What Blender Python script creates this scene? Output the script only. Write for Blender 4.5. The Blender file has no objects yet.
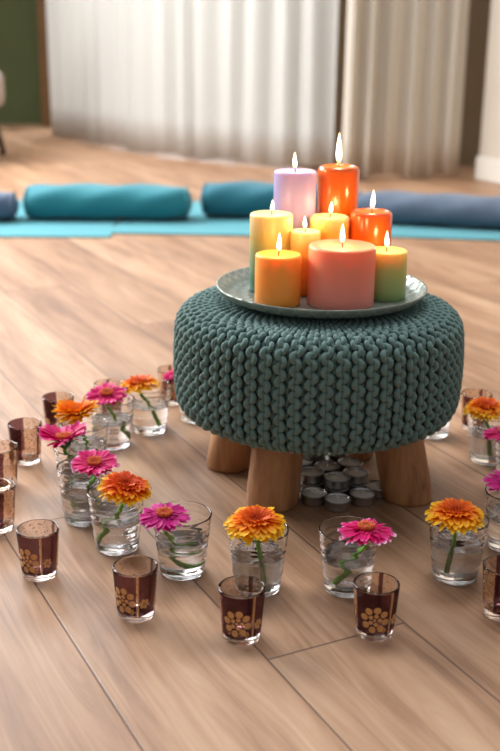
import bpy, bmesh, math, random
from mathutils import Vector, Matrix
PI = math.pi
scn = bpy.context.scene
C = bpy.context.collection
random.seed(7)

# ------------------------------------------------------------------ helpers
def hexc(r, g, b):
    f = lambda c: (c/255/12.92) if c/255 <= .04045 else ((c/255+.055)/1.055)**2.4
    return (f(r), f(g), f(b), 1)

class NT:
    def __init__(s, name):
        s.m = bpy.data.materials.new(name); s.m.use_nodes = True
        s.t = s.m.node_tree; s.t.nodes.clear()
        s.out = s.t.nodes.new('ShaderNodeOutputMaterial')
    def n(s, typ, ins=None, **kw):
        nd = s.t.nodes.new(typ)
        for k, v in kw.items(): setattr(nd, k, v)
        for k, v in (ins or {}).items(): s.put(nd.inputs[k], v)
        return nd
    def put(s, sock, v):
        if isinstance(v, bpy.types.NodeSocket): s.t.links.new(v, sock)
        else: sock.default_value = v
    def math(s, op, a, b=0.0, c=0.0):
        nd = s.t.nodes.new('ShaderNodeMath'); nd.operation = op
        s.put(nd.inputs[0], a); s.put(nd.inputs[1], b); s.put(nd.inputs[2], c)
        return nd.outputs[0]
    def mix(s, fac, a, b):
        nd = s.t.nodes.new('ShaderNodeMix'); nd.data_type = 'RGBA'
        s.put(nd.inputs[0], fac); s.put(nd.inputs[6], a); s.put(nd.inputs[7], b)
        return nd.outputs[2]
    def ramp(s, fac, stops, interp='LINEAR'):
        nd = s.t.nodes.new('ShaderNodeValToRGB'); s.put(nd.inputs[0], fac)
        e = nd.color_ramp.elements; nd.color_ramp.interpolation = interp
        e[0].position, e[0].color = stops[0]; e[1].position, e[1].color = stops[-1]
        for p, c in stops[1:-1]: x = e.new(p); x.color = c
        return nd.outputs[0]
    def sep(s, v):
        nd = s.n('ShaderNodeSeparateXYZ', {0: v}); return nd.outputs[0], nd.outputs[1], nd.outputs[2]
    def com(s, x, y, z=0.0): return s.n('ShaderNodeCombineXYZ', {0: x, 1: y, 2: z}).outputs[0]
    def obj(s): return s.n('ShaderNodeTexCoord').outputs['Object']
    def pos(s): return s.n('ShaderNodeNewGeometry').outputs['Position']
    def noise(s, v, scale, detail=3, rough=.5):
        return s.n('ShaderNodeTexNoise', {'Vector': v, 'Scale': scale, 'Detail': detail, 'Roughness': rough}).outputs[0]
    def bump(s, h, strength=.3, dist=.002):
        return s.n('ShaderNodeBump', {'Height': h, 'Strength': strength, 'Distance': dist}).outputs[0]
    def prin(s, **kw):
        nd = s.n('ShaderNodeBsdfPrincipled')
        for k, v in kw.items(): s.put(nd.inputs[k.replace('_', ' ')], v)
        return nd
    def fin(s, sh):
        s.t.links.new(sh if isinstance(sh, bpy.types.NodeSocket) else sh.outputs[0], s.out.inputs[0]); return s.m

def mesh_obj(name, verts, faces, mat, parent=None, smooth=True):
    me = bpy.data.meshes.new(name); me.from_pydata([tuple(v) for v in verts], [], faces); me.update()
    if smooth: me.polygons.foreach_set('use_smooth', [True]*len(me.polygons))
    if mat: me.materials.append(mat)
    o = bpy.data.objects.new(name, me); C.objects.link(o)
    if parent: o.parent = parent
    return o

def lathe(profile, seg=48, closed=False, sx=0.0, sy=0.0):
    """revolve (r,z) points; r=0 points become poles"""
    vs, fs, rings = [], [], []
    for r, z in profile:
        if r <= 1e-6: rings.append([len(vs)]); vs.append((sx, sy, z))
        else:
            rings.append(list(range(len(vs), len(vs)+seg)))
            for k in range(seg):
                a = 2*PI*k/seg; vs.append((sx+r*math.cos(a), sy+r*math.sin(a), z))
    n = len(rings)
    for i in range(n if closed else n-1):
        A, B = rings[i], rings[(i+1) % n]
        if len(A) == 1 and len(B) == 1: continue
        for k in range(seg):
            k2 = (k+1) % seg
            if len(A) == 1: fs.append((A[0], B[k2], B[k]))
            elif len(B) == 1: fs.append((A[k], A[k2], B[0]))
            else: fs.append((A[k], A[k2], B[k2], B[k]))
    return vs, fs

def fix(o):
    bm = bmesh.new(); bm.from_mesh(o.data); bmesh.ops.recalc_face_normals(bm, faces=bm.faces); bm.to_mesh(o.data); bm.free(); return o

def tube(points, radii, seg=8, cap=True, vs=None, fs=None, up=Vector((0, 0, 1))):
    vs = [] if vs is None else vs; fs = [] if fs is None else fs
    pts = [Vector(p) for p in points]; base = len(vs); n = len(pts)
    t0 = (pts[1]-pts[0]).normalized()
    ref = up if abs(t0.dot(up)) < .9 else Vector((1, 0, 0))
    u = (ref - t0*ref.dot(t0)).normalized()
    for i, p in enumerate(pts):
        t = (pts[min(i+1, n-1)]-pts[max(i-1, 0)]).normalized()
        u = (u - t*u.dot(t)).normalized(); w = t.cross(u)
        r = radii[i] if hasattr(radii, '__len__') else radii
        for k in range(seg):
            a = 2*PI*k/seg; vs.append(p + (u*math.cos(a)+w*math.sin(a))*r)
    for i in range(n-1):
        for k in range(seg):
            a, b = base+i*seg+k, base+i*seg+(k+1) % seg
            fs.append((a, b, b+seg, a+seg))
    if cap:
        fs.append(tuple(base+k for k in range(seg))[::-1]); fs.append(tuple(base+(n-1)*seg+k for k in range(seg)))
    return vs, fs

def spline(pts, n=6):
    pts = [Vector(p) for p in pts]; out = []
    P = [pts[0]*2-pts[1]] + pts + [pts[-1]*2-pts[-2]]
    for i in range(1, len(P)-2):
        for k in range(n):
            t = k/n; a, b, c, d = P[i-1], P[i], P[i+1], P[i+2]
            out.append(.5*((2*b)+(c-a)*t+(2*a-5*b+4*c-d)*t*t+(3*b-a-3*c+d)*t**3))
    out.append(pts[-1]); return out

def box(name, lo, hi, mat, parent=None, bevel=0.0, rotz=0, origin=None):
    bm = bmesh.new(); bmesh.ops.create_cube(bm, size=1)
    s = [hi[i]-lo[i] for i in range(3)]; c = [(hi[i]+lo[i])/2 for i in range(3)]
    bmesh.ops.scale(bm, vec=s, verts=bm.verts); bmesh.ops.translate(bm, vec=c, verts=bm.verts)
    if bevel: bmesh.ops.bevel(bm, geom=bm.edges[:], offset=bevel, segments=3, affect='EDGES', profile=.5)
    me = bpy.data.meshes.new(name); bm.to_mesh(me); bm.free(); me.materials.append(mat)
    o = bpy.data.objects.new(name, me); C.objects.link(o)
    if parent: o.parent = parent
    if rotz: o.rotation_euler.z = rotz
    if origin: o.location = origin
    return o

def thing(name, label, cat, loc=(0, 0, 0), rotz=0, group=None):
    o = bpy.data.objects.new(name, None); C.objects.link(o); o.empty_display_size = .02
    o.location = loc; o.rotation_euler = (0, 0, rotz); tag(o, label, cat, group); return o
def tag(o, label, cat, group=None):
    o['label'] = label; o['category'] = cat
    if group: o['group'] = group
    return o
def struct(o): o['kind'] = 'structure'; return o
def copy_tree(o, parent=None):
    c = o.copy(); C.objects.link(c); c.parent = parent
    for ch in [x for x in bpy.data.objects if x.parent == o]: copy_tree(ch, c)
    return c

# ------------------------------------------------------------------ materials
def mat_floor():
    s = NT('oak_planks'); x, y, z = s.sep(s.pos())
    c, d = math.cos(math.radians(-63)), math.sin(math.radians(-63))
    along = s.math('ADD', s.math('MULTIPLY', x, c), s.math('MULTIPLY', y, d))
    across = s.math('ADD', s.math('MULTIPLY', x, -d), s.math('MULTIPLY', y, c))
    rr = s.math('DIVIDE', s.math('SUBTRACT', across, .514), .186)
    row = s.math('FLOOR', rr); fr = s.math('SUBTRACT', rr, row)
    L = 2.3
    aa = s.math('DIVIDE', s.math('SUBTRACT', s.math('ADD', along, .955), s.math('MULTIPLY', row, .455)), L)
    col = s.math('FLOOR', aa); fc = s.math('SUBTRACT', aa, col)
    wn = s.n('ShaderNodeTexWhiteNoise', {'Vector': s.com(row, col, 3.0)}, noise_dimensions='3D')
    rnd = wn.outputs[0]
    e1 = s.math('MULTIPLY', s.math('MINIMUM', fr, s.math('SUBTRACT', 1.0, fr)), .186)
    e2 = s.math('MULTIPLY', s.math('MINIMUM', fc, s.math('SUBTRACT', 1.0, fc)), L)
    e = s.math('MINIMUM', e1, e2)
    gap = s.n('ShaderNodeMapRange', {'Value': e, 1: .0006, 2: .0022, 3: 1.0, 4: 0.0}, interpolation_type='SMOOTHSTEP').outputs[0]
    off = s.math('MULTIPLY', rnd, 37.0)
    v = s.com(s.math('ADD', s.math('MULTIPLY', along, 1.1), off), s.math('MULTIPLY', across, 9.0), off)
    n1 = s.noise(v, 1.6, 5, .6)
    warp = s.math('MULTIPLY', s.noise(v, 1.2, 2), 1.6)
    v2 = s.com(s.math('ADD', s.math('MULTIPLY', along, 2.2), off), s.math('ADD', s.math('MULTIPLY', across, 60.0), s.math('MULTIPLY', warp, 6.0)), off)
    n2 = s.noise(v2, 2.0, 5, .62)
    g = s.math('ADD', s.math('MULTIPLY', n1, .62), s.math('MULTIPLY', n2, .38))
    colr = s.ramp(g, [(.29, hexc(126, 94, 70)), (.42, hexc(156, 119, 90)), (.52, hexc(181, 144, 113)), (.68, hexc(203, 170, 140))])
    tone = s.ramp(rnd, [(0, hexc(226, 214, 204)), (.5, hexc(243, 236, 230)), (1, hexc(255, 250, 246))])
    mul = s.n('ShaderNodeMix', {0: 1.0, 6: colr, 7: tone}, data_type='RGBA', blend_type='MULTIPLY').outputs[2]
    # knots
    kv = s.com(s.math('ADD', s.math('MULTIPLY', along, 2.4), off), s.math('MULTIPLY', across, 8.5), off)
    kd = s.n('ShaderNodeTexVoronoi', {'Vector': kv, 'Scale': 1.0, 'Randomness': 1.0}).outputs['Distance']
    kd = s.math('ADD', kd, s.math('MULTIPLY', s.math('SUBTRACT', n2, .5), .25))
    knot = s.ramp(kd, [(.03, (1, 1, 1, 1)), (.10, (.55, .55, .55, 1)), (.30, (0, 0, 0, 1))])
    base = s.mix(s.math('MULTIPLY', knot, .55), mul, hexc(92, 66, 56))
    base = s.mix(s.math('MULTIPLY', gap, .8), base, hexc(84, 54, 38))
    rough = s.math('ADD', .40, s.math('MULTIPLY', n2, .14))
    h = s.math('SUBTRACT', s.math('MULTIPLY', n2, .12), gap)
    return s.fin(s.prin(Base_Color=base, Roughness=rough, Normal=s.bump(h, .45, .0012)))

def mat_plain(name, col, rough=.6, noise=0, nscale=20, bump=0, **kw):
    s = NT(name)
    c = col
    if noise:
        f = s.noise(s.obj(), nscale, 4)
        c = s.mix(s.ramp(f, [(.35, (0, 0, 0, 1)), (.65, (1, 1, 1, 1))]), tuple(v*(1-noise) for v in col[:3])+(1,), tuple(min(1, v*(1+noise)) for v in col[:3])+(1,))
    p = s.prin(Base_Color=c, Roughness=rough, **kw)
    if bump: s.put(p.inputs['Normal'], s.bump(s.noise(s.obj(), nscale*4, 3), bump, .002))
    return s.fin(p)

def mat_curtain(name, col, trans):
    s = NT(name)
    x, y, z = s.sep(s.obj())
    w = s.noise(s.com(s.math('MULTIPLY', x, 260.0), s.math('MULTIPLY', y, 260.0), s.math('MULTIPLY', z, 30.0)), 1.0, 2)
    c = s.mix(w, tuple(v*.93 for v in col[:3])+(1,), col)
    d = s.n('ShaderNodeBsdfDiffuse', {'Color': c}); t = s.n('ShaderNodeBsdfTranslucent', {'Color': c})
    m = s.n('ShaderNodeMixShader', {0: trans, 1: d.outputs[0], 2: t.outputs[0]})
    return s.fin(m)

def mat_yarn():
    s = NT('teal_cotton_yarn')
    x, y, z = s.sep(s.obj())
    n = s.noise(s.obj(), 900.0, 2); n2 = s.noise(s.obj(), 60.0, 3)
    c = s.mix(n, hexc(80, 112, 103), hexc(126, 160, 153))
    c = s.mix(s.math('MULTIPLY', n2, .35), c, hexc(88, 116, 110))
    return s.fin(s.prin(Base_Color=c, Roughness=.85, Sheen_Weight=.25, Normal=s.bump(n, .8, .0016)))

def mat_yarn_dark():
    s = NT('teal_cotton_yarn_backing')
    n = s.noise(s.obj(), 400.0, 2)
    c = s.mix(n, hexc(62, 92, 88), hexc(84, 116, 110))
    return s.fin(s.prin(Base_Color=c, Roughness=.9))

def mat_legwood():
    s = NT('stool_leg_wood')
    x, y, z = s.sep(s.obj())
    v = s.com(s.math('MULTIPLY', x, 45.0), s.math('MULTIPLY', y, 45.0), s.math('MULTIPLY', z, 6.0))
    n = s.noise(v, 1.0, 5, .6)
    c = s.ramp(n, [(.3, hexc(140, 92, 56)), (.5, hexc(176, 124, 80)), (.7, hexc(198, 150, 102))])
    kv = s.com(s.math('MULTIPLY', x, 22.0), s.math('MULTIPLY', y, 22.0), s.math('MULTIPLY', z, 9.0))
    kd = s.n('ShaderNodeTexVoronoi', {'Vector': kv, 'Scale': 1.0}).outputs['Distance']
    k = s.ramp(kd, [(.03, (1, 1, 1, 1)), (.12, (0, 0, 0, 1))])
    c = s.mix(s.math('MULTIPLY', k, .75), c, hexc(84, 50, 28))
    return s.fin(s.prin(Base_Color=c, Roughness=.55, Normal=s.bump(n, .2, .001)))

def mat_tray():
    s = NT('glazed_metal_tray')
    x, y, z = s.sep(s.obj())
    r = s.math('SQRT', s.math('ADD', s.math('MULTIPLY', x, x), s.math('MULTIPLY', y, y)))
    a = s.math('ARCTAN2', y, x)
    pet = s.math('ABSOLUTE', s.math('SINE', s.math('MULTIPLY', a, 22.0)))
    lobes = s.math('SINE', s.math('ADD', s.math('MULTIPLY', r, 330.0), s.math('MULTIPLY', pet, 2.6)))
    n = s.noise(s.obj(), 35.0, 4)
    c = s.mix(n, hexc(112, 126, 118), hexc(164, 172, 160))
    c = s.mix(s.math('MULTIPLY', s.math('GREATER_THAN', lobes, .75), .35), c, hexc(205, 208, 196))
    return s.fin(s.prin(Base_Color=c, Roughness=.32, Metallic=.35, Normal=s.bump(lobes, .35, .0015)))

def mat_wax(name, stops, rough=.45, h=.1, sub=.6, coat=.06):
    """stops over relative height"""
    s = NT(name)
    x, y, z = s.sep(s.obj())
    t = s.math('DIVIDE', z, h)
    n = s.noise(s.obj(), 30.0, 3)
    t = s.math('ADD', t, s.math('MULTIPLY', s.math('SUBTRACT', n, .5), .08))
    c = s.ramp(t, stops) if len(stops) > 1 else stops[0][1]
    if len(stops) == 1:
        c = s.mix(s.ramp(n, [(.3, (0, 0, 0, 1)), (.7, (1, 1, 1, 1))]), tuple(v*.9 for v in stops[0][1][:3])+(1,), stops[0][1])
    n3 = s.noise(s.obj(), 90.0, 3)
    return s.fin(s.prin(Base_Color=c, Roughness=rough, Subsurface_Weight=sub, Subsurface_Radius=(1, .5, .25), Subsurface_Scale=.03,
                        Normal=s.bump(n3, .12, .001), Coat_Weight=coat, Coat_Roughness=.2))

def mat_flame():
    s = NT('candle_flame')
    x, y, z = s.sep(s.obj())
    c = s.ramp(s.math('DIVIDE', z, .03), [(0, (1, .5, .16, 1)), (.25, (1, .78, .42, 1)), (.75, (1, .88, .62, 1)), (1, (1, .6, .22, 1))])
    st = s.ramp(s.math('DIVIDE', z, .03), [(0, (.12, .12, .12, 1)), (.3, (1, 1, 1, 1)), (.8, (.9, .9, .9, 1)), (1, (.35, .35, .35, 1))])
    lw = s.n('ShaderNodeLayerWeight', {'Blend': .35}).outputs['Facing']
    k = s.math('MULTIPLY', s.math('MULTIPLY', st, 5.0), s.math('SUBTRACT', 1.0, s.math('MULTIPLY', lw, .75)))
    e = s.n('ShaderNodeEmission', {'Color': c, 'Strength': k}); t = s.n('ShaderNodeBsdfTransparent')
    a = s.n('ShaderNodeAddShader', {0: e.outputs[0], 1: t.outputs[0]})
    s.m.cycles.emission_sampling = 'NONE'
    return s.fin(a)

def mat_glass(name, col=(1, 1, 1, 1), ior=1.47, rough=0.0):
    s = NT(name)
    g = s.n('ShaderNodeBsdfGlass', {'Color': col, 'Roughness': rough, 'IOR': ior})
    return s.fin(g)

def mat_band():
    """plum lacquer film with gold flower, gold stripe and clear panels, in cylinder coordinates"""
    s = NT('painted_plum_and_gold')
    x, y, z = s.sep(s.obj())
    a = s.math('ARCTAN2', y, x)                                  # -pi..pi, 0 = the flower
    # two-fold repeat
    ph = a
    def inside(v, lo, hi, soft=.02):
        p = s.n('ShaderNodeMapRange', {'Value': v, 1: lo-soft, 2: lo+soft, 3: 0.0, 4: 1.0}).outputs[0]
        q = s.n('ShaderNodeMapRange', {'Value': v, 1: hi-soft, 2: hi+soft, 3: 1.0, 4: 0.0}).outputs[0]
        return s.math('MULTIPLY', p, q)
    edge = s.math('MULTIPLY', s.math('SUBTRACT', s.noise(s.com(a, 0.0, s.math('MULTIPLY', z, 40.0)), 2.0, 2), .5), .25)
    ph2 = s.math('ADD', ph, edge)
    dark = s.math('MAXIMUM', inside(ph2, -1.1, 1.7), inside(ph, 2.72, 2.92))
    stripe = inside(ph, .66, .72, .008); clear_l = inside(ph, .60, .66, .008)
    # flower
    def flower(pc, zc, R, n=8):
        u = s.math('MULTIPLY', s.math('SUBTRACT', ph, pc), .0255); v = s.math('SUBTRACT', z, zc)
        r = s.math('SQRT', s.math('ADD', s.math('MULTIPLY', u, u), s.math('MULTIPLY', v, v)))
        th = s.math('ARCTAN2', v, u)
        def ring(m, off, uc, ur, vr_):
            t2 = s.math('WRAP', s.math('ADD', th, off), PI/m, -PI/m)
            uu = s.math('DIVIDE', s.math('SUBTRACT', s.math('MULTIPLY', r, s.math('COSINE', t2)), uc*R), ur*R)
            vv = s.math('DIVIDE', s.math('MULTIPLY', r, s.math('SINE', t2)), vr_*R)
            return s.math('LESS_THAN', s.math('ADD', s.math('MULTIPLY', uu, uu), s.math('MULTIPLY', vv, vv)), 1.0)
        if n > 6: return s.math('MAXIMUM', s.math('MAXIMUM', ring(8, .2, .74, .25, .235), ring(5, 0, .33, .15, .15)), s.math('LESS_THAN', r, R*.10))
        return s.math('MAXIMUM', ring(n, .2, .62, .36, .30), s.math('LESS_THAN', r, R*.18))
    f1 = flower(-.12, .030, .0180); f2 = flower(1.0, .026, .007, 6); f3 = flower(.35, .016, .004, 5)
    specks = s.math('MULTIPLY', s.math('GREATER_THAN', s.noise(s.com(s.math('MULTIPLY', a, 3.0), 0.0, s.math('MULTIPLY', z, 120.0)), 2.2, 4, .7), .565), s.math('SUBTRACT', 1.0, dark))
    gold = s.math('MAXIMUM', s.math('MAXIMUM', f1, f2), s.math('MAXIMUM', f3, s.math('MAXIMUM', stripe, s.math('MULTIPLY', specks, .8))))
    # the film
    tint = s.mix(dark, (.95, .84, .75, 1), (.30, .15, .17, 1))
    tint = s.mix(clear_l, tint, (.9, .75, .62, 1))
    tr = s.n('ShaderNodeBsdfTransparent', {'Color': tint})
    coat = s.prin(Base_Color=s.mix(dark, hexc(170, 120, 90), hexc(66, 34, 46)), Roughness=.25, Specular_IOR_Level=.3)
    amt = s.math('ADD', .05, s.math('MULTIPLY', dark, .24))
    amt = s.math('MULTIPLY', amt, s.math('SUBTRACT', 1.0, s.math('MULTIPLY', clear_l, .8)))
    film = s.n('ShaderNodeMixShader', {0: amt, 1: tr.outputs[0], 2: coat.outputs[0]})
    gn = s.noise(s.obj(), 300.0, 2)
    gcol = s.mix(gn, hexc(190, 130, 70), hexc(238, 196, 128))
    gb = s.prin(Base_Color=gcol, Roughness=.38, Metallic=.25)
    full = s.n('ShaderNodeMixShader', {0: s.math('MULTIPLY', gold, .85), 1: film.outputs[0], 2: gb.outputs[0]})
    # vertical limits: clear at the very foot
    zf = inside(z, .0095, .2, .0006)
    clr = s.n('ShaderNodeBsdfTransparent', {'Color': (1, 1, 1, 1)})
    res = s.n('ShaderNodeMixShader', {0: zf, 1: clr.outputs[0], 2: full.outputs[0]})
    return s.fin(res)

def mat_petals(name, stops, rad, tipn=.15, sub=.12):
    s = NT(name)
    x, y, z = s.sep(s.obj())
    r = s.math('DIVIDE', s.math('SQRT', s.math('ADD', s.math('MULTIPLY', x, x), s.math('MULTIPLY', y, y))), rad)
    r = s.math('ADD', r, s.math('MULTIPLY', s.math('SUBTRACT', s.noise(s.obj(), 180.0, 3), .5), tipn))
    c = s.ramp(r, stops)
    p = s.prin(Base_Color=c, Roughness=.55, Subsurface_Weight=sub, Subsurface_Radius=(1, .4, .3), Subsurface_Scale=.003, Specular_IOR_Level=.25)
    t = s.n('ShaderNodeBsdfTranslucent', {'Color': c})
    m = s.n('ShaderNodeMixShader', {0: .22, 1: p.outputs[0], 2: t.outputs[0]})
    return s.fin(m)

def mat_fabric(name, col, dark=.82):
    s = NT(name)
    n = s.noise(s.obj(), 14.0, 3); w = s.noise(s.obj(), 350.0, 2)
    c = s.mix(n, tuple(v*dark for v in col[:3])+(1,), col)
    return s.fin(s.prin(Base_Color=c, Roughness=.8, Sheen_Weight=.2, Normal=s.bump(w, .3, .001)))

def mat_pane():
    s = NT('window_pane_glass')
    return s.fin(s.n('ShaderNodeMixShader', {0: .07, 1: s.n('ShaderNodeBsdfTransparent').outputs[0], 2: s.n('ShaderNodeBsdfGlossy', {'Roughness': .02}).outputs[0]}))
M = dict(
    pane=mat_pane(),
    floor=mat_floor(),
    green=mat_plain('olive_green_wall_paint', hexc(84, 92, 56), .85, .05, 3),
    trim=mat_plain('brown_door_trim', hexc(112, 80, 44), .5, .1, 12),
    frame=mat_plain('dark_grey_window_frame', hexc(78, 84, 80), .5, .04, 12),
    beige=mat_plain('warm_beige_wall_paint', hexc(205, 192, 175), .85, .03, 4),
    taupe=mat_plain('shaded_wall_paint', hexc(150, 128, 100), .85, .03, 4),  # brownish shade of the recessed wall side is put into this colour
    base=mat_plain('cream_skirting_paint', hexc(226, 218, 204), .5, .03, 6),
    curt_w=mat_curtain('white_linen_curtain', hexc(226, 224, 218), .42),
    curt_b=mat_curtain('ecru_linen_curtain', hexc(232, 222, 206), .30),
    yarn=mat_yarn(), yarn2=mat_yarn_dark(), leg=mat_legwood(), tray=mat_tray(), flame=mat_flame(),
    wick=mat_plain('charred_wick', hexc(40, 30, 26), .9),
    wickw=mat_plain('white_cotton_wick', hexc(225, 220, 205), .9),
    glass=mat_glass('clear_tumbler_glass'), water=mat_glass('still_water', ior=1.333), vglass=mat_glass('votive_glass', (.97, .95, .94, 1)),
    band=mat_band(),
    alu=mat_plain('tealight_aluminium', hexc(190, 188, 184), .3, .05, 80, .2, Metallic=.95),
    wax=mat_plain('white_tealight_wax', hexc(244, 236, 224), .45, .03, 60),
    stem=mat_plain('green_flower_stem', hexc(112, 176, 52), .5, .2, 60),
    calyx=mat_plain('green_flower_calyx', hexc(66, 100, 40), .6, .2, 200),
    mat=mat_fabric('aqua_yoga_mat', hexc(56, 146, 156), .9),
    teal=mat_fabric('teal_bolster_cotton', hexc(24, 126, 138)), teal2=mat_fabric('deep_teal_bolster_cotton', hexc(20, 106, 122)),
    blue=mat_fabric('slate_blue_bolster_cotton', hexc(80, 98, 122)), grey=mat_fabric('grey_blue_bolster_cotton', hexc(88, 104, 124)),
    seat=mat_fabric('taupe_upholstery', hexc(176, 156, 138)), dark=mat_plain('dark_metal_leg', hexc(46, 44, 46), .4),
)
OR_STOPS = [(.0, hexc(190, 60, 4)), (.28, hexc(228, 80, 2)), (.48, hexc(242, 112, 2)), (.66, hexc(252, 150, 4)), (.82, hexc(255, 188, 14)), (1, hexc(255, 206, 40))]
OR2_STOPS = [(.0, hexc(176, 44, 6)), (.35, hexc(220, 66, 4)), (.60, hexc(238, 92, 4)), (.76, hexc(248, 136, 6)), (.88, hexc(255, 188, 18)), (1, hexc(255, 206, 50))]
YE_STOPS = [(.0, hexc(206, 92, 4)), (.35, hexc(242, 128, 4)), (.7, hexc(252, 162, 6)), (1, hexc(255, 196, 24))]
PK_STOPS = [(.0, hexc(160, 0, 70)), (.35, hexc(206, 0, 92)), (.80, hexc(222, 10, 112)), (.90, hexc(234, 90, 160)), (.98, hexc(252, 200, 222))]
PK2_STOPS = [(.0, hexc(140, 0, 84)), (.35, hexc(184, 2, 108)), (.82, hexc(204, 14, 130)), (.95, hexc(222, 96, 172)), (1, hexc(240, 190, 220))]
MP = dict(orange=mat_petals('orange_gerbera_petal', OR_STOPS, .040), rust=mat_petals('rust_orange_gerbera_petal', OR2_STOPS, .040),
          yellow=mat_petals('amber_gerbera_petal', YE_STOPS, .040),
          pink=mat_petals('pink_gerbera_petal', PK_STOPS, .035, .10), magenta=mat_petals('magenta_gerbera_petal', PK2_STOPS, .035, .10),
          tuft_o=mat_petals('orange_gerbera_tuft', [(0, hexc(150, 40, 10)), (.1, hexc(200, 60, 12)), (.3, hexc(240, 120, 20)), (1, hexc(250, 150, 20))], .04),
          tuft_p=mat_petals('coral_gerbera_tuft', [(0, hexc(190, 70, 60)), (.12, hexc(220, 110, 60)), (.26, hexc(244, 150, 90)), (.4, hexc(230, 70, 120)), (1, hexc(220, 20, 110))], .04))

# ------------------------------------------------------------------ room
fl = struct(box('floor', (-5, -.6, -.05), (5, 9, 0), M['floor']))
wl = struct(box('wall_left', (-5, 7.45, 0), (-1.2, 7.6, 2.7), M['green']))
struct(box('wall_back', (-1.375, 7.30, 0), (-1.2, 7.44, 2.7), M['trim']))
bpy.data.objects['wall_back'].name = 'trim_1'
wr = struct(box('wall_right', (0, 0, 0), (3.0, .12, 2.7), M['beige'], rotz=math.radians(-62), origin=(1.035, 5.10, 0)))
struct(box('wall_back', (0, 0, 0), (1.25, .12, 2.7), M['taupe'], rotz=math.radians(15), origin=(.30, 5.42, 0)))
struct(box('baseboard_right', (0, -.02, 0), (3.0, 0, .105), M['base'], rotz=math.radians(-62), origin=(1.035, 5.10, 0), bevel=.006))

def along(p, q, t): return (p[0]+(q[0]-p[0])*t, p[1]+(q[1]-p[1])*t)
# french window behind the long curtain
WA, WB = Vector((-1.13, 6.86)), Vector((.46, 5.44))
wd = (WB-WA).normalized(); wang = math.atan2(wd.y, wd.x); wlen = (WB-WA).length
win = bpy.data.objects.new('window_1', None); C.objects.link(win); win.location = (WA.x, WA.y, 0); win.rotation_euler.z = wang; struct(win)
for i in range(4):
    x0 = i*(wlen-.06)/3
    box('mullion', (x0, 0, 0), (x0+.06, .06, 2.6), M['frame'], win)
box('sill', (.06, 0, 0), (wlen-.06, .06, .14), M['frame'], win); box('head', (.06, 0, 2.5), (wlen-.06, .06, 2.6), M['frame'], win)
pane = box('pane', (.06, .025, .14), (wlen-.06, .035, 2.5), M['pane'], win)

def curtain(name, path, folds, amp, mat, label, seed, z0=.016, z1=2.45, even=.3):
    rnd = random.Random(seed)
    pts = [Vector((p[0], p[1], 0)) for p in path]; pts = spline(pts, 12)
    cum = [0]
    for a, b in zip(pts, pts[1:]): cum.append(cum[-1]+(b-a).length)
    Ltot = cum[-1]; N = folds*14; M_ = 14
    ph = [rnd.uniform(-even, even) for _ in range(folds+2)]; am = [rnd.uniform(.6, 1.15) for _ in range(folds+2)]
    vs, fs = [], []
    j = 0
    for i in range(N+1):
        d = Ltot*i/N
        while j < len(cum)-2 and cum[j+1] < d: j += 1
        t = (d-cum[j])/(cum[j+1]-cum[j]); p = pts[j].lerp(pts[j+1], t); tg = (pts[j+1]-pts[j]).normalized(); nm = Vector((tg.y, -tg.x, 0))
        f = i/14; k = int(f); fr = f-k
        amp_ = am[k]*(1-fr)+am[k+1]*fr; phs = ph[k]*(1-fr)+ph[k+1]*fr
        for m in range(M_+1):
            zt = m/M_; z = z0+(z1-z0)*zt
            loose = 1.0+.25*math.sin(zt*3+k)*(1-zt)
            w = math.sin((f+phs*.6)*2*PI + .25*math.sin(zt*4+k*1.3))
            w = math.copysign(abs(w)**.8, w)
            q = p + nm*(amp*amp_*w*loose) + tg*(amp*.35*math.sin((f+phs)*4*PI)) - tg*0
            vs.append((q.x, q.y, z - (.012*math.sin(f*2.1) if m == 0 else 0)))
    for i in range(N):
        for m in range(M_):
            a = i*(M_+1)+m; fs.append((a, a+M_+1, a+M_+2, a+1))
    o = mesh_obj(name, vs, fs, mat)
    sol = o.modifiers.new('thickness', 'SOLIDIFY'); sol.thickness = .003
    tag(o, label, 'curtain'); return o
curtain('curtain', [(-1.19, 6.72), (-1.17, 6.66), (-.855, 6.24), (-.54, 5.83), (-.266, 5.62), (.083, 5.40), (.375, 5.25)], 15, .016, M['curt_w'],
        'long white pleated curtain hanging at the left, in front of the window', 3)
curtain('curtain', [(.40, 5.0), (.66, 5.04), (.955, 5.11)], 6, .026, M['curt_b'],
        'ecru pleated curtain hanging at the right beside the beige wall', 11)

# chair at the left edge
ch = thing('chair', 'taupe upholstered chair with dark splayed legs cut by the left picture edge', 'chair', (-1.645, 5.50, 0), 0)
st = box('seat', (-.30, -.27, .24), (.385, .27, .43), M['seat'], ch, bevel=.05)
bk = box('backrest', (-.27, .20, .45), (.27, .30, .85), M['seat'], ch, bevel=.045)
for sx in (-1, 1):
    for sy in (-1, 1):
        v, f = tube([(sx*.30, sy*.22, .26), (sx*.355, sy*.27, 0)], [.022, .014], 12)
        mesh_obj('leg', v, f, M['dark'], ch)

# ------------------------------------------------------------------ yoga mats and bolsters
def yoga_mat(cx, cy, ang, L, W, label, z=.0):
    o = box('yoga_mat', (-L/2, -W/2, 0), (L/2, W/2, .006), M['mat'], bevel=.002, rotz=ang, origin=(cx, cy, z))
    tag(o, label, 'mat', 'aqua mats laid round the room'); return o
yoga_mat(-1.33, 3.88, math.radians(3), 1.70, .74, 'aqua yoga mat at the left edge under the grey-blue bolster')
yoga_mat(-.10, 3.96, math.radians(-1), .73, .68, 'aqua yoga mat under the light teal bolster')
yoga_mat(.885, 3.92, math.radians(-6), 1.14, .66, 'aqua yoga mat at the right edge under the long slate bolster')

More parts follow.
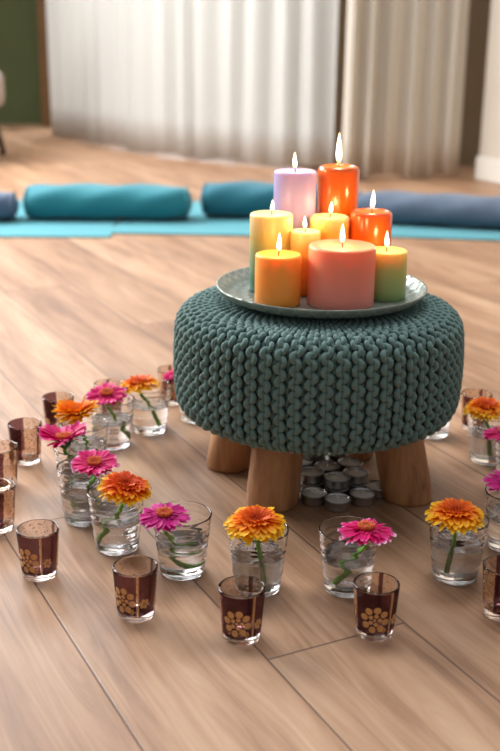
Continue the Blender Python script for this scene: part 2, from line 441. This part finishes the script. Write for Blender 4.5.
def bolster(cx, cy, ang, L, w, h, mat, label, z=.006, sag=0.0, taper=0.0):
    vs, fs = [], []; n = 26; seg = 28
    root = thing('bolster', label, 'bolster', (cx, cy, z), ang, 'bolsters laid on the yoga mats')
    for i in range(n+1):
        t = i/n; u = math.sin((t-.5)*PI)   # denser at the ends
        x = u*L/2; e = (1-abs(u)**9)**.5 if abs(u) < 1 else 0
        e = .55*e+.45*(e > 0)*min(1, (1-abs(u))*18+.1) if e else 0
        ww, hh = w*e*(1+taper*u), h*e*(1+taper*u)
        for k in range(seg):
            a = 2*PI*k/seg; c_, s_ = math.cos(a), math.sin(a)
            yy = math.copysign(abs(c_)**.85, c_)*ww/2; zz = math.copysign(abs(s_)**.8, s_)*hh/2
            wr_ = .004*math.sin(x*31+a*3)*e
            vs.append((x, yy*(1+wr_*6), max(.0, zz+h/2+wr_+(-.0))))
    for i in range(n):
        for k in range(seg):
            a = i*seg+k; b = i*seg+(k+1) % seg; fs.append((a, b, b+seg, a+seg))
    fs.append(tuple(range(seg))[::-1]); fs.append(tuple(n*seg+k for k in range(seg)))
    cov = mesh_obj('cover', vs, fs, mat, root)
    # piping seam round each end
    for sgn in (-1, 1):
        e = .84; pts = []
        for k in range(29):
            a = 2*PI*k/28; c_, s_ = math.cos(a), math.sin(a)
            pts.append((sgn*L/2*.93, math.copysign(abs(c_)**.85, c_)*w/2*e, max(.003, math.copysign(abs(s_)**.8, s_)*h/2*e+h/2)))
        v, f = tube(pts, .004, 6, cap=False); mesh_obj('piping', v, f, mat, root)
    return root
bolster(-.512, 3.89, math.radians(2), .60, .17, .118, M['teal'], 'light teal bolster lying behind the flowers, left of the candles')
bolster(.06, 3.97, math.radians(-2), .50, .17, .122, M['teal2'], 'deep teal bolster partly hidden behind the lit candles')
bolster(-1.105, 3.82, math.radians(4), .58, .17, .10, M['blue'], 'grey-blue bolster cut off by the left picture edge')
bolster(.77, 3.84, math.radians(-13), .86, .19, .105, M['grey'], 'long slate grey bolster on the right, behind the stool')

# ------------------------------------------------------------------ knitted stool
SX, SY = .1025, 1.61
stool = thing('footstool', 'round teal chunky-knit stool on four thick wooden legs', 'stool', (SX, SY, 0), math.radians(0))
Rp, ZB, ZT = .2110, .1185, .278
def prof():
    pts = [(.06, ZT+.002), (.12, ZT+.001)]
    r = .030
    for k in range(9):
        a = PI/2*(1-k/8); pts.append((Rp-r+r*math.cos(a), ZT-r+r*math.sin(a)))
    for k in range(1, 6): pts.append((Rp+.002*math.sin(PI*k/6), ZT-r-(ZT-r-ZB-.032)*k/6))
    for k in range(9):
        a = -PI/2*k/8; pts.append((Rp-.032+.032*math.cos(a), ZB+.032+.032*math.sin(a)))
    pts.append((.12, ZB)); return pts
pp = prof()
v, f = lathe([(0, ZT-.006)]+[(max(0, r-.006), z if 0 else z*.999-.003 if z > .2 else z+.003) for r, z in pp]+[(0, ZB+.003)], 96)
core = fix(mesh_obj('cushion_core', v, f, M['yarn2'], stool))
# resample profile
P2 = [Vector((a, 0, b)) for a, b in pp]; cum = [0]
for a, b in zip(P2, P2[1:]): cum.append(cum[-1]+(b-a).length)
def at(s):
    s = min(max(s, 0), cum[-1]-1e-6); j = 0
    while cum[j+1] < s: j += 1
    t = (s-cum[j])/(cum[j+1]-cum[j]); p = P2[j].lerp(P2[j+1], t)
    a = at.sm(j, t); return p, a
def sm(j, t):
    def nrm(k):
        k0, k1 = max(k-1, 0), min(k+1, len(P2)-1); d = (P2[k1]-P2[k0]).normalized(); return Vector((-d.z, 0, d.x))
    n = nrm(j).lerp(nrm(j+1), t); n.normalize()
    return n if True else n
at.sm = sm
NC = 64; PER = .0182; nper = int(cum[-1]/PER)
vs, fs = [], []; rk = random.Random(5)
for c in range(NC):
    a0 = 2*PI*c/NC; shift = rk.uniform(0, .12)*PER
    for i in range(nper*2):
        side = -1 if i % 2 else 1
        s0 = i*PER/2+shift; LB = PER*1.12; k_ = rk.uniform(.9, 1.1); tl = rk.uniform(-.0006, .0006)
        pts, rad = [], []
        for q in range(8):
            t = q/7; p, nrm = at(s0+LB*(t-.5)); sc = max(.6, (p.x/Rp)**.7)
            b_ = math.sin(PI*t)
            lat = side*(-.0040+.0094*b_**.9)*sc*k_+tl; outw = -.0052+.0088*b_**.8
            R_ = p.x+nrm.x*outw; z = p.z+nrm.z*outw; a = a0+lat/max(R_, .03)
            pts.append((R_*math.cos(a), R_*math.sin(a), z)); rad.append((.0022+.0020*b_**.7)*sc*k_)
        tube(pts, rad, 8, True, vs, fs)
    # the sunken strand between two columns
    a1 = a0+PI/NC; pts, rad = [], []
    for i in range(nper*6+1):
        p, nrm = at(i*PER/6); sc = max(.45, p.x/Rp); w = math.sin(2*PI*i/6+c)
        R_ = p.x+nrm.x*(-.0056+.0014*w); z = p.z+nrm.z*(-.0056+.0014*w); a = a1+.0016*sc*math.cos(2*PI*i/6+c)/max(R_, .03)
        pts.append((R_*math.cos(a), R_*math.sin(a), z)); rad.append(.0034*sc)
    tube(pts, rad, 7, True, vs, fs)
cover = mesh_obj('knitted_cover', vs, fs, M['yarn'], stool)
# legs: (top x, top y, foot x, foot y)
for i, (fx, fy) in enumerate([(.034, 1.506), (.243, 1.535), (.172, 1.712), (-.034, 1.655)]):
    lx, ly = fx-SX, fy-SY; tx, ty = lx*.80, ly*.80
    vs, fs = [], []; seg = 40; NR = 10
    for j in range(NR+1):
        t = j/NR; z = .0+.135*t; R_ = .0385-.001*t
        if j == 0: R_ -= .0025
        for k in range(seg):
            a = 2*PI*k/seg; rr_ = R_*(1+.02*math.cos(2*a+i)+.012*math.cos(5*a+i*2))
            vs.append((lx+(tx-lx)*t+rr_*math.cos(a), ly+(ty-ly)*t+rr_*math.sin(a), (z if j > 1 else .004) if j else 0))
    for j in range(NR):
        for k in range(seg):
            a = j*seg+k; b = j*seg+(k+1) % seg; fs.append((a, b, b+seg, a+seg))
    fs.append(tuple(range(seg))[::-1]); fs.append(tuple(NR*seg+k for k in range(seg)))
    # extra ring for a small chamfer at the foot
    o = mesh_obj('leg', vs, fs, M['leg'], stool)

# ------------------------------------------------------------------ tray
TX, TY, TZ = .106, 1.625, .2905
tp = [(0, .000), (.10, .000), (.135, .001), (.147, .005), (.1545, .0125), (.1565, .0155), (.1585, .0160), (.1590, .0145), (.158, .0120), (.150, .0030), (.137, -.0022), (.10, -.0028), (0, -.0028)]
v, f = lathe([(r, z+.0028) for r, z in tp], 96)
tray = fix(mesh_obj('tray', v, f, M['tray'])); tray.location = (TX, TY, TZ)
tag(tray, 'round grey-green glazed tray holding the nine burning candles', 'tray')
CZ = TZ+.0029

# ------------------------------------------------------------------ candles
def candle(x, y, R, top, mat, label, fl, lean=0.0, edge=.0035, lp=1.0):
    h = top-CZ
    root = thing('pillar_candle', label, 'candle', (x, y, CZ), random.uniform(0, 6), 'pillar candles on the tray')
    prof_ = [(0, 0), (R-.0015, 0), (R, .0015), (R, h*.25), (R*1.002, h*.5), (R, h*.75), (R, h-edge)]
    for k in range(1, 6):
        a = PI/2*k/5; prof_.append((R-edge+edge*math.cos(a), h-edge+edge*math.sin(a)))
    prof_ += [(R*.8, h-.0008), (R*.5, h-.0026), (R*.2, h-.0035), (0, h-.0036)]
    v, f = lathe(prof_, 56)
    fix(mesh_obj('wax_body', v, f, mat, root))
    wz = h-.0038
    v, f = tube(spline([(0, 0, wz), (.0004, 0, wz+.005), (.0014+lean*.001, 0, wz+.009)], 4), .0009, 8)
    mesh_obj('wick', v, f, M['wick'], root)
    # flame
    prf = []
    for k in range(15):
        t = k/14; prf.append((.0036*(fl/.03)**.5*math.sin(PI*min(1, t**.62))**.9*(1-.25*t)+(0 if k in (0, 14) else .0001), .03*t))
    prf[0] = (0, 0); prf[-1] = (0, .03)
    v, f = lathe(prf, 20)
    v = [(a+.0012*math.sin(c*90)*(c/.03), b, c) for a, b, c in v]
    fo = mesh_obj('flame', v, f, M['flame'], root); fo.location = (.0008, 0, wz+.0065); fo.scale = (1.05, 1.05, fl/.03)
    ld = bpy.data.lights.new('candle_flame_light', 'POINT'); ld.color = (1, .52, .20); ld.energy = .10*lp*(fl/.025); ld.shadow_soft_size = .006
    lo = bpy.data.objects.new('candle_flame_light', ld); C.objects.link(lo); lo.parent = root; lo.location = (.0008, 0, wz+.0085+fl*.4)
    return root
def w1(n, c): return mat_wax(n, [(0, c)])
candle(.1310, 1.5700, .0490, .380, mat_wax('coral_pink_wax', [(0, hexc(246, 146, 132)), (.55, hexc(248, 148, 122)), (1, hexc(248, 150, 112))], h=.087),
       'wide coral pink candle, broadest one, at the front middle of the tray', .029)
candle(.0387, 1.5650, .0336, .367, mat_wax('orange_wax', [(0, hexc(255, 150, 52)), (1, hexc(255, 178, 72))], h=.074),
       'short plain orange candle at the front left of the tray', .029)
candle(.2006, 1.6100, .0309, .366, mat_wax('yellow_to_green_wax', [(0, hexc(140, 168, 110)), (.45, hexc(190, 198, 118)), (.8, hexc(232, 214, 120)), (1, hexc(244, 224, 130))], h=.073),
       'short yellow candle fading to green at the foot, front right of tray', .027)
candle(.0288, 1.6450, .0323, .412, mat_wax('cream_to_sage_wax', [(0, hexc(62, 122, 104)), (.4, hexc(120, 152, 106)), (.7, hexc(204, 184, 98)), (1, hexc(242, 222, 156))], h=.119),
       'cream topped candle fading to sage green, leftmost on the tray', .018)
candle(.0658, 1.7140, .0329, .467, mat_wax('lilac_wax', [(0, hexc(172, 144, 196)), (1, hexc(176, 170, 228))], h=.174),  # pinker foot: warm glow of the other candles put into the wax colour
       'tall lilac candle at the back left of the tray', .026)
candle(.1345, 1.7380, .0325, .472, mat_wax('burnt_orange_wax', [(0, hexc(188, 82, 10)), (1, hexc(200, 94, 16))], h=.175, rough=.2, sub=.12, coat=.3),
       'tall glossy burnt orange candle at the back of the tray', .050, edge=.007)
candle(.1190, 1.6770, .0309, .404, mat_wax('golden_yellow_wax', [(0, hexc(240, 170, 50)), (.8, hexc(240, 186, 76)), (1, hexc(246, 220, 150))], h=.111),
       'golden yellow candle with pale top in the centre, behind the wide pink one', .020, edge=.006)
candle(.0800, 1.6310, .0228, .389, mat_wax('peach_wax', [(0, hexc(244, 150, 40)), (.7, hexc(248, 188, 84)), (1, hexc(252, 222, 160))], h=.096),
       'slimmest pale peach-yellow candle between orange and pink candles', .020)
candle(.1820, 1.6730, .0318, .413, mat_wax('red_orange_wax', [(0, hexc(222, 84, 8)), (1, hexc(230, 94, 14))], h=.12, rough=.22, sub=.15, coat=.3),
       'glossy red-orange candle at the right of the tray behind the yellow-green one', .030, edge=.006)

# ------------------------------------------------------------------ tumblers
TR, TB, TH = .0385, .0290, .083
def tumbler_profile():
    o = [(0, .0018), (.020, .0018), (.026, 0), (TB, .0015)]
    n = 60
    for k in range(1, n):
        t = k/n; z = .003+(TH-.006)*t
        r = TB+(TR-TB)*(z/TH)**.95
        env = min(1, max(0, (z-.010)/.008))*min(1, max(0, (TH-.007-z)/.006))
        r += .00027*env*math.sin(2*PI*z/.0118+1.3*math.sin(z*90))
        o.append((r, z))
    o += [(TR-.0011+.0011*math.cos(a_*PI/8), TH-.0011+.0011*math.sin(a_*PI/8)) for a_ in range(0, 9)]
    inn = []
    for k in range(16, -1, -1):
        t = k/16; z = .013+(TH-.0155)*t; r = TB-.0026+(TR-TB+.0006)*(z/TH)**.95
        inn.append((r, z))
    inn += [(TB-.0060, .0108), (TB-.012, .0098), (0, .0095)]
    return o+inn
def tumbler_inner(z): return TB-.0026+(TR-TB+.0006)*(z/TH)**.95
def make_tumbler():
    root = thing('glass_tumbler', '', 'glass')
    v, f = lathe(tumbler_profile(), 72)
    fix(mesh_obj('glass_wall', v, f, M['glass'], root))
    return root
def water_mesh(level):
    pr = [(0, .0094), (TB-.012, .0097), (TB-.0059, .0107)]
    for k in range(9):
        z = .013+(level-.013)*k/8; pr.append((tumbler_inner(z)+.00012, z))
    pr += [(tumbler_inner(level)-.002, level-.0006), (.01, level-.0008), (0, level-.0008)]
    v, f = lathe(pr, 56)
    o = fix(mesh_obj('water', v, f, M['water'])); return o.data, o
proto = make_tumbler()
waters = []
for lv in (.044, .050, .038):
    d, o = water_mesh(lv); waters.append(d); bpy.data.objects.remove(o)
TUMB = [
    (-.174, 1.803, 1, 'tumbler holding the orange gerbera nearest the left side of the stool'),
    (-.230, 1.733, 0, 'tumbler holding the upright pink gerbera, at the back left'),
    (-.259, 1.615, 0, 'tumbler with the amber gerbera, hidden behind two other tumblers'),
    (-.251, 1.519, 2, 'middle tumbler of the overlapping left row, with a drooping pink gerbera'),
    (-.234, 1.443, 0, 'front tumbler of the overlapping left row, under a pink gerbera'),
    (-.178, 1.357, 0, 'tumbler holding the rust-orange gerbera, front left of the circle'),
    (-.085, 1.291, 2, 'tumbler holding the magenta gerbera, left of the front orange one'),
    (.013, 1.250, 1, 'tumbler right before the front stool leg, with an orange gerbera'),
    (.127, 1.252, 0, 'tumbler in front of the tealights, pink gerbera lying on its right rim'),
    (.271, 1.288, 1, 'tumbler in front of the right stool leg, orange gerbera on its rim'),
    (.361, 1.376, 0, 'tumbler cut by the right edge, behind a tinted votive glass'),
    (.395, 1.689, 1, 'tumbler with an orange gerbera at the back right'),
    (.415, 1.568, 0, 'tumbler at the right edge under a pink gerbera, between the other two'),
    (-.095, 1.865, 0, 'mostly hidden tumbler behind the left flank of the stool'),
    (.319, 1.806, 0, 'mostly hidden tumbler behind the right flank of the stool'),
]
for i, (x, y, wl_, lab) in enumerate(TUMB):
    t = proto if i == 0 else copy_tree(proto)
    t.location = (x, y, 0.0); t.rotation_euler.z = random.uniform(0, 6); t['label'] = 'clear ribbed glass '+lab; t['group'] = 'ribbed glass tumblers in a circle on the floor'
    w = bpy.data.objects.new('water', waters[wl_]); C.objects.link(w); w.parent = t

# ------------------------------------------------------------------ gerberas
def petal(vs, fs, ang, r0, L, W, lift, curl, z0, rnd, tw=0.0):
    n, m = 7, 3; base = len(vs)
    for i in range(n+1):
        t = i/n; wd_ = W*(.42+.58*min(1, t*1.5))
        if i == n-1: wd_ = W*.86
        if i == n: wd_ = W*.40
        r = r0+L*(t if i < n else 1.0)*(1.0 if i < n else .985); z = z0+math.tan(lift)*L*t - curl*L*t*t
        for j in range(m+1):
            u = (j/m-.5)*2; y = wd_/2*u; zz = z-.10*W*(1-u*u)+tw*u*t*W
            vs.append((r*math.cos(ang)-y*math.sin(ang), r*math.sin(ang)+y*math.cos(ang), zz))
    for i in range(n):
        for j in range(m):
            a = base+i*(m+1)+j; fs.append((a, a+m+1, a+m+2, a+1))
def gerbera(tum, head, tiltdir, tilt, R, kind, label, stem_pts, seed, cup=.12, layers=None, fold=None):
    rnd = random.Random(seed); tx, ty = TUMB[tum][0], TUMB[tum][1]
    root = thing('gerbera', label, 'flower', (head[0], head[1], head[2]), 0, 'gerberas standing in the tumblers')
    rot = Matrix.Rotation(tilt, 4, Vector((-math.sin(tiltdir), math.cos(tiltdir), 0)))
    orange = kind in ('orange', 'rust', 'yellow')
    ref = .040 if orange else .035
    k = R/ref
    vs, fs = [], []
    if orange: lay = [(30, 1.0, .0095, .0, .30, .000), (30, .93, .0092, .12, .30, .0012), (24, .80, .0090, .26, .34, .0025), (22, .62, .0065, .42, .3, .004), (18, .46, .005, .6, .3, .005)]
    else: lay = [(27, 1.0, .0080, .0, .10, .000), (25, .95, .0078, .12, .14, .0012), (18, .50, .0050, .30, .3, .0022)]
    for (n, rl, W, lift, curl, z0) in lay:
        off = rnd.uniform(0, 6)
        for i in range(n):
            a = off+2*PI*(i+rnd.uniform(-.22, .22))/n
            l2 = lift+cup+rnd.uniform(-.06, .06)
            if fold: l2 += fold[1]*abs(math.cos(a-fold[0]))
            petal(vs, fs, a, .006, (ref*rl-.006)*rnd.uniform(.9, 1.04), W*rnd.uniform(.85, 1.1), l2, curl+rnd.uniform(-.08, .12), z0, rnd, rnd.uniform(-.25, .25))
    o = mesh_obj('petals', vs, fs, MP[kind], root); o.matrix_local = rot @ Matrix.Scale(k, 4)
    # tufted centre
    vs, fs = [], []
    nt = 90; Rc = .0145 if orange else .0078
    for i in range(nt):
        rr_ = Rc*math.sqrt((i+.5)/nt); a = i*2.39996
        hh = (.0042+.0024*(rr_/Rc))*rnd.uniform(.8, 1.2)+(.0030 if orange else .0012)
        o_ = Vector((rr_*math.cos(a), rr_*math.sin(a), .0015)); d = Vector((math.cos(a)*rr_*.35, math.sin(a)*rr_*.35, hh))
        tube([o_, o_+d*.6, o_+d], [.0011, .0012, .0004], 5, True, vs, fs)
    v2, f2 = lathe([(0, .0058), (Rc*.5, .0052), (Rc*.95, .003), (Rc, .0)], 24); b = len(vs)
    vs += v2; fs += [tuple(b+q for q in ff) for ff in f2]
    o = mesh_obj('flower_center', vs, fs, MP['tuft_o' if orange else 'tuft_p'], root); o.matrix_local = rot @ Matrix.Scale(k, 4)
    # calyx
    v, f = lathe([(0, -.0135), (.003, -.0125), (.0075, -.008), (.0115, -.002), (.012, .0), (0, .0)], 20)
    o = mesh_obj('calyx', v, f, M['calyx'], root); o.matrix_local = rot @ Matrix.Scale(k, 4)
    # stem inside the glass; points are offsets from the tumbler's axis
    start = rot @ Vector((0, 0, -.011*k))
    start2 = rot @ Vector((0, 0, -.020*k))
    pts = [start, start2]+[Vector((tx+p[0]-head[0], ty+p[1]-head[1], p[2]-head[2])) for p in stem_pts]
    sp = spline(pts, 6)
    v, f = tube(sp, [.0024+.0008*i/len(sp) for i in range(len(sp))], 10)
    mesh_obj('stem', v, f, M['stem'], root)
    return root
toC = -PI/2   # towards the camera side
Z = .095
gerbera(0, (-.188, 1.772, .097), PI*.95, .12, .036, 'orange', 'orange gerbera left of the stool, leaning on the rim of its tumbler', [(.002, -.01, .050), (.013, .0, .013)], 1)
gerbera(1, (-.234, 1.702, .100), toC, .20, .035, 'pink', 'upright pink gerbera turned to the front, at the back left', [(.004, -.008, .055), (.018, .006, .013)], 2)
gerbera(2, (-.268, 1.608, .099), PI, .10, .038, 'yellow', 'amber yellow gerbera folded upwards, in the left row', [(.004, .0, .050), (.014, .008, .013)], 3, cup=.22, fold=(0, .35))
gerbera(3, (-.272, 1.507, .097), PI, .10, .038, 'pink', 'folded pink gerbera hanging leftwards over its tumbler in the left row', [(.004, .0, .050), (.014, .008, .013)], 4, cup=.22, fold=(0, .35))
gerbera(4, (-.214, 1.415, .097), toC, .16, .0345, 'pink', 'pink gerbera with pale petal tips, between folded pink and rust-orange ones', [(.006, .0, .050), (.004, .012, .013)], 5, cup=.2)
gerbera(5, (-.163, 1.340, .098), -.6, .16, .0375, 'rust', 'rust-orange gerbera with yellow tips, front left of the circle', [(.004, -.008, .055), (-.010, -.008, .032), (-.019, -.006, .013)], 6)
gerbera(6, (-.105, 1.258, .094), toC, .04, .0345, 'magenta', 'magenta gerbera with orange centre over a stem bent in the water', [(-.012, -.012, .050), (-.008, -.010, .030), (.004, -.004, .017), (.019, .002, .016)], 7, cup=.02)
gerbera(7, (.010, 1.237, .098), toC, .12, .040, 'orange', 'large orange gerbera in front of the front stool leg', [(.002, -.008, .055), (.006, -.004, .013)], 8)
gerbera(8, (.145, 1.224, .095), PI/2, .08, .0365, 'pink', 'pink gerbera seen edge-on, in front of the tealights', [(.012, -.008, .055), (-.001, -.010, .034), (-.014, -.012, .0155)], 9, cup=-.05)
gerbera(9, (.263, 1.273, .096), toC, .06, .039, 'orange', 'orange gerbera in front of the right stool leg', [(-.006, -.010, .055), (-.011, -.010, .013)], 10)
gerbera(10, (.350, 1.364, .099), toC, .06, .035, 'magenta', 'magenta gerbera half cut by the right edge, nearest the front', [(.004, .0, .050), (.012, .006, .013)], 11)
gerbera(11, (.381, 1.672, .098), toC, .08, .036, 'orange', 'orange gerbera at the back right, beside the stool', [(-.004, -.008, .055), (.002, .0, .013)], 12)
gerbera(12, (.388, 1.560, .097), PI*.9, .25, .035, 'pink', 'pink gerbera at the right edge, between two other gerberas', [(.004, .0, .050), (.010, .006, .013)], 13)
gerbera(13, (-.126, 1.835, .096), PI, .25, .030, 'pink', 'pink gerbera almost hidden behind the left flank of the stool', [(.004, .0, .050), (.010, .006, .013)], 14)

# ------------------------------------------------------------------ votives
VR, VB, VH = .0272, .0222, .066
def vr(z): return VB+(VR-VB)*(z/VH)
def make_votive():
    root = thing('votive_glass', '', 'candle holder')
    pr = [(0, .0016), (.015, .0014), (.0195, 0), (VB-.0004, .0006), (VB, .002)]
    pr += [(vr(z), z) for z in (.006, .02, .04, .06)] + [(VR-.0011+.0011*math.cos(a_*PI/8), VH-.0011+.0011*math.sin(a_*PI/8)) for a_ in range(0, 9)]
    pr += [(vr(z)-.0022, z) for z in (.06, .04, .02, .0115)] + [(VB-.005, .0088), (.01, .0080), (0, .0078)]
    v, f = lathe(pr, 64); fix(mesh_obj('glass_wall', v, f, M['vglass'], root))
    v, f = lathe([(vr(z)+.00025, z) for z in (.0095, .02, .03, .04, .05, .06, .0645)], 96)
    mesh_obj('painted_band', v, f, M['band'], root)
    return root
vp = make_votive()
D = math.radians
VOT = [
    (-.269, 1.277, 'in the front arc, nearest the left edge', -111),
    (-.134, 1.180, 'between the rust-orange and magenta gerberas, standing nearer the camera', -117),
    (-.006, 1.133, 'in front of the tumbler with the large orange gerbera', -95),
    (.151, 1.146, 'overlapping the tumbler with the edge-on pink gerbera', -90),
    (.312, 1.194, 'cut by the right edge, with a pale left panel', -66),
    (-.361, 1.657, 'standing alone, dark left panel, clear right panel', -190),
    (-.330, 1.790, 'behind the amber gerbera, farther back on the left', -190),
    (-.379, 1.556, 'cut by the left edge, rear of the overlapping pair', -166),
    (-.353, 1.410, 'cut by the left edge, front of the overlapping pair', -152),
    (.401, 1.839, 'behind the back right tumbler with an orange gerbera', -100),
    (-.146, 1.955, 'behind the orange gerbera tumbler next to the stool', -60),
    (-.252, 1.864, 'behind the upright pink gerbera at the back left', -60),
]
for i, (x, y, lab, rz) in enumerate(VOT):
    t = vp if i == 0 else copy_tree(vp)
    t.location = (x, y, 0); t.rotation_euler.z = D(rz)
    t['label'] = 'plum and gold votive glass '+lab; t['group'] = 'plum and gold votive glasses on the floor'

# ------------------------------------------------------------------ tealights under the stool
def make_tealight():
    root = thing('tealight', '', 'tealight')
    R = .0192
    pr = [(0, .0), (R-.0015, 0), (R-.0004, .0012), (R, .004), (R, .0145), (R+.0007, .0152), (R+.0003, .0160), (R-.0006, .0152), (R-.0006, .004), (0, .003)]
    v, f = lathe(pr, 40)
    v = [(a*(1+.006*math.sin(20*math.atan2(b, a))), b*(1+.006*math.sin(20*math.atan2(b, a))), c) for a, b, c in v]
    fix(mesh_obj('aluminium_cup', v, f, M['alu'], root))
    v, f = lathe([(R-.0007, .0031), (R-.0008, .0128), (R-.004, .0134), (.004, .0136), (0, .0140)], 40)
    mesh_obj('wax', v, f, M['wax'], root)
    v, f = tube([(0, 0, .0135), (.0003, 0, .018), (.0018, .0005, .0225)], .0008, 6); mesh_obj('wick', v, f, M['wickw'], root)
    return root
tp_ = make_tealight()
COLS = [  # x, y, number stacked, words
    (.134, 1.495, 1, 'at the very front of the heap'), (.097, 1.515, 1, 'front left of the heap'), (.171, 1.515, 1, 'front right of the heap'),
    (.199, 1.546, 1, 'outermost at the right of the heap'), (.134, 1.537, 2, 'middle of the heap behind the foremost'), (.096, 1.556, 2, 'left side of the heap, second row'),
    (.166, 1.557, 2, 'right side of the heap, second row'), (.079, 1.594, 2, 'left side of the heap, third row'), (.121, 1.580, 2, 'middle of the heap, third row'),
    (.158, 1.598, 2, 'right side of the heap, third row'), (.104, 1.620, 3, 'back left of the heap'), (.144, 1.638, 3, 'back right of the heap')]
lv_words = ['on the floor', 'second up', 'third up', 'topmost']
first = True
for (x, y, n, wds) in COLS:
    for k in range(n):
        t = tp_ if first else copy_tree(tp_); first = False
        t.location = (x+random.uniform(-.002, .002), y+random.uniform(-.002, .002), .0162*k); t.rotation_euler.z = random.uniform(0, 6)
        lw_ = 'single' if n == 1 else ('on the floor' if k == 0 else 'topmost' if k == n-1 else 'between two others')
        t['label'] = 'white tealight in metal cup, %s, %s' % (lw_ if n > 1 else 'single', wds); t['group'] = 'tealights heaped under the stool'

# ------------------------------------------------------------------ lights
w = bpy.data.worlds.new('World'); scn.world = w; w.use_nodes = True
nt = w.node_tree; nt.nodes.clear()
wo = nt.nodes.new('ShaderNodeOutputWorld'); bg = nt.nodes.new('ShaderNodeBackground')
tc = nt.nodes.new('ShaderNodeTexCoord'); sx = nt.nodes.new('ShaderNodeSeparateXYZ'); rp = nt.nodes.new('ShaderNodeValToRGB')
nt.links.new(tc.outputs['Generated'], sx.inputs[0]); nt.links.new(sx.outputs[2], rp.inputs[0])
rp.color_ramp.elements[0].color = (.50, .48, .45, 1); rp.color_ramp.elements[1].color = (.86, .90, 1, 1)
nt.links.new(rp.outputs[0], bg.inputs[0]); bg.inputs[1].default_value = .46; nt.links.new(bg.outputs[0], wo.inputs[0])
def area(name, loc, target, sx_, sy_, power, col):
    ld = bpy.data.lights.new(name, 'AREA'); ld.shape = 'RECTANGLE'; ld.size = sx_; ld.size_y = sy_; ld.energy = power; ld.color = col
    o = bpy.data.objects.new(name, ld); C.objects.link(o); o.location = loc
    o.rotation_euler = (Vector(target)-Vector(loc)).to_track_quat('-Z', 'Y').to_euler(); return o
area('window_daylight', (-2.9, 3.9, 2.0), (0, 1.5, 0), 2.2, 1.8, 250, (.95, .97, 1))
area('back_window_daylight', (-1.6, 5.4, 2.4), (.1, 4.4, 0), 1.8, 1.4, 85, (.97, .98, 1))
area('outdoor_daylight', (.35, 8.2, 1.9), (-.45, 6.0, 1.0), 3.2, 2.4, 170, (.93, .97, 1))
area('overhead_fill', (.2, 2.4, 3.4), (.1, 1.9, 0), 1.6, 1.2, 60, (.97, .98, 1))  # added soft fill from above; no roof window is known here

# ------------------------------------------------------------------ camera
cam = bpy.data.cameras.new('camera'); co = bpy.data.objects.new('camera', cam); C.objects.link(co)
p, r = math.radians(18), math.radians(.8)
F = Vector((0, math.cos(p), -math.sin(p))); U0 = Vector((0, math.sin(p), math.cos(p))); R0 = Vector((1, 0, 0))
Rv = R0*math.cos(r)+U0*math.sin(r); Uv = -R0*math.sin(r)+U0*math.cos(r)
m = Matrix((Rv, Uv, -F)).transposed().to_4x4(); m.translation = Vector((0, 0, .69)); co.matrix_world = m
cam.sensor_fit = 'VERTICAL'; cam.sensor_height = 36; cam.lens = 36*1100/751
cam.dof.use_dof = True; cam.dof.focus_distance = 1.42; cam.dof.aperture_fstop = 4.3
cam.clip_start = .05
scn.camera = co
scn.view_settings.view_transform = 'Standard'; scn.view_settings.look = 'None'; scn.view_settings.gamma = 1; scn.view_settings.use_curve_mapping = False
scn.view_settings.exposure = 0.0
cy = scn.cycles
cy.max_bounces = 24; cy.transmission_bounces = 20; cy.transparent_max_bounces = 24; cy.glossy_bounces = 6; cy.diffuse_bounces = 4
cy.sample_clamp_indirect = 4; cy.use_denoising = True; cy.caustics_refractive = True; cy.caustics_reflective = True; cy.blur_glossy = .5
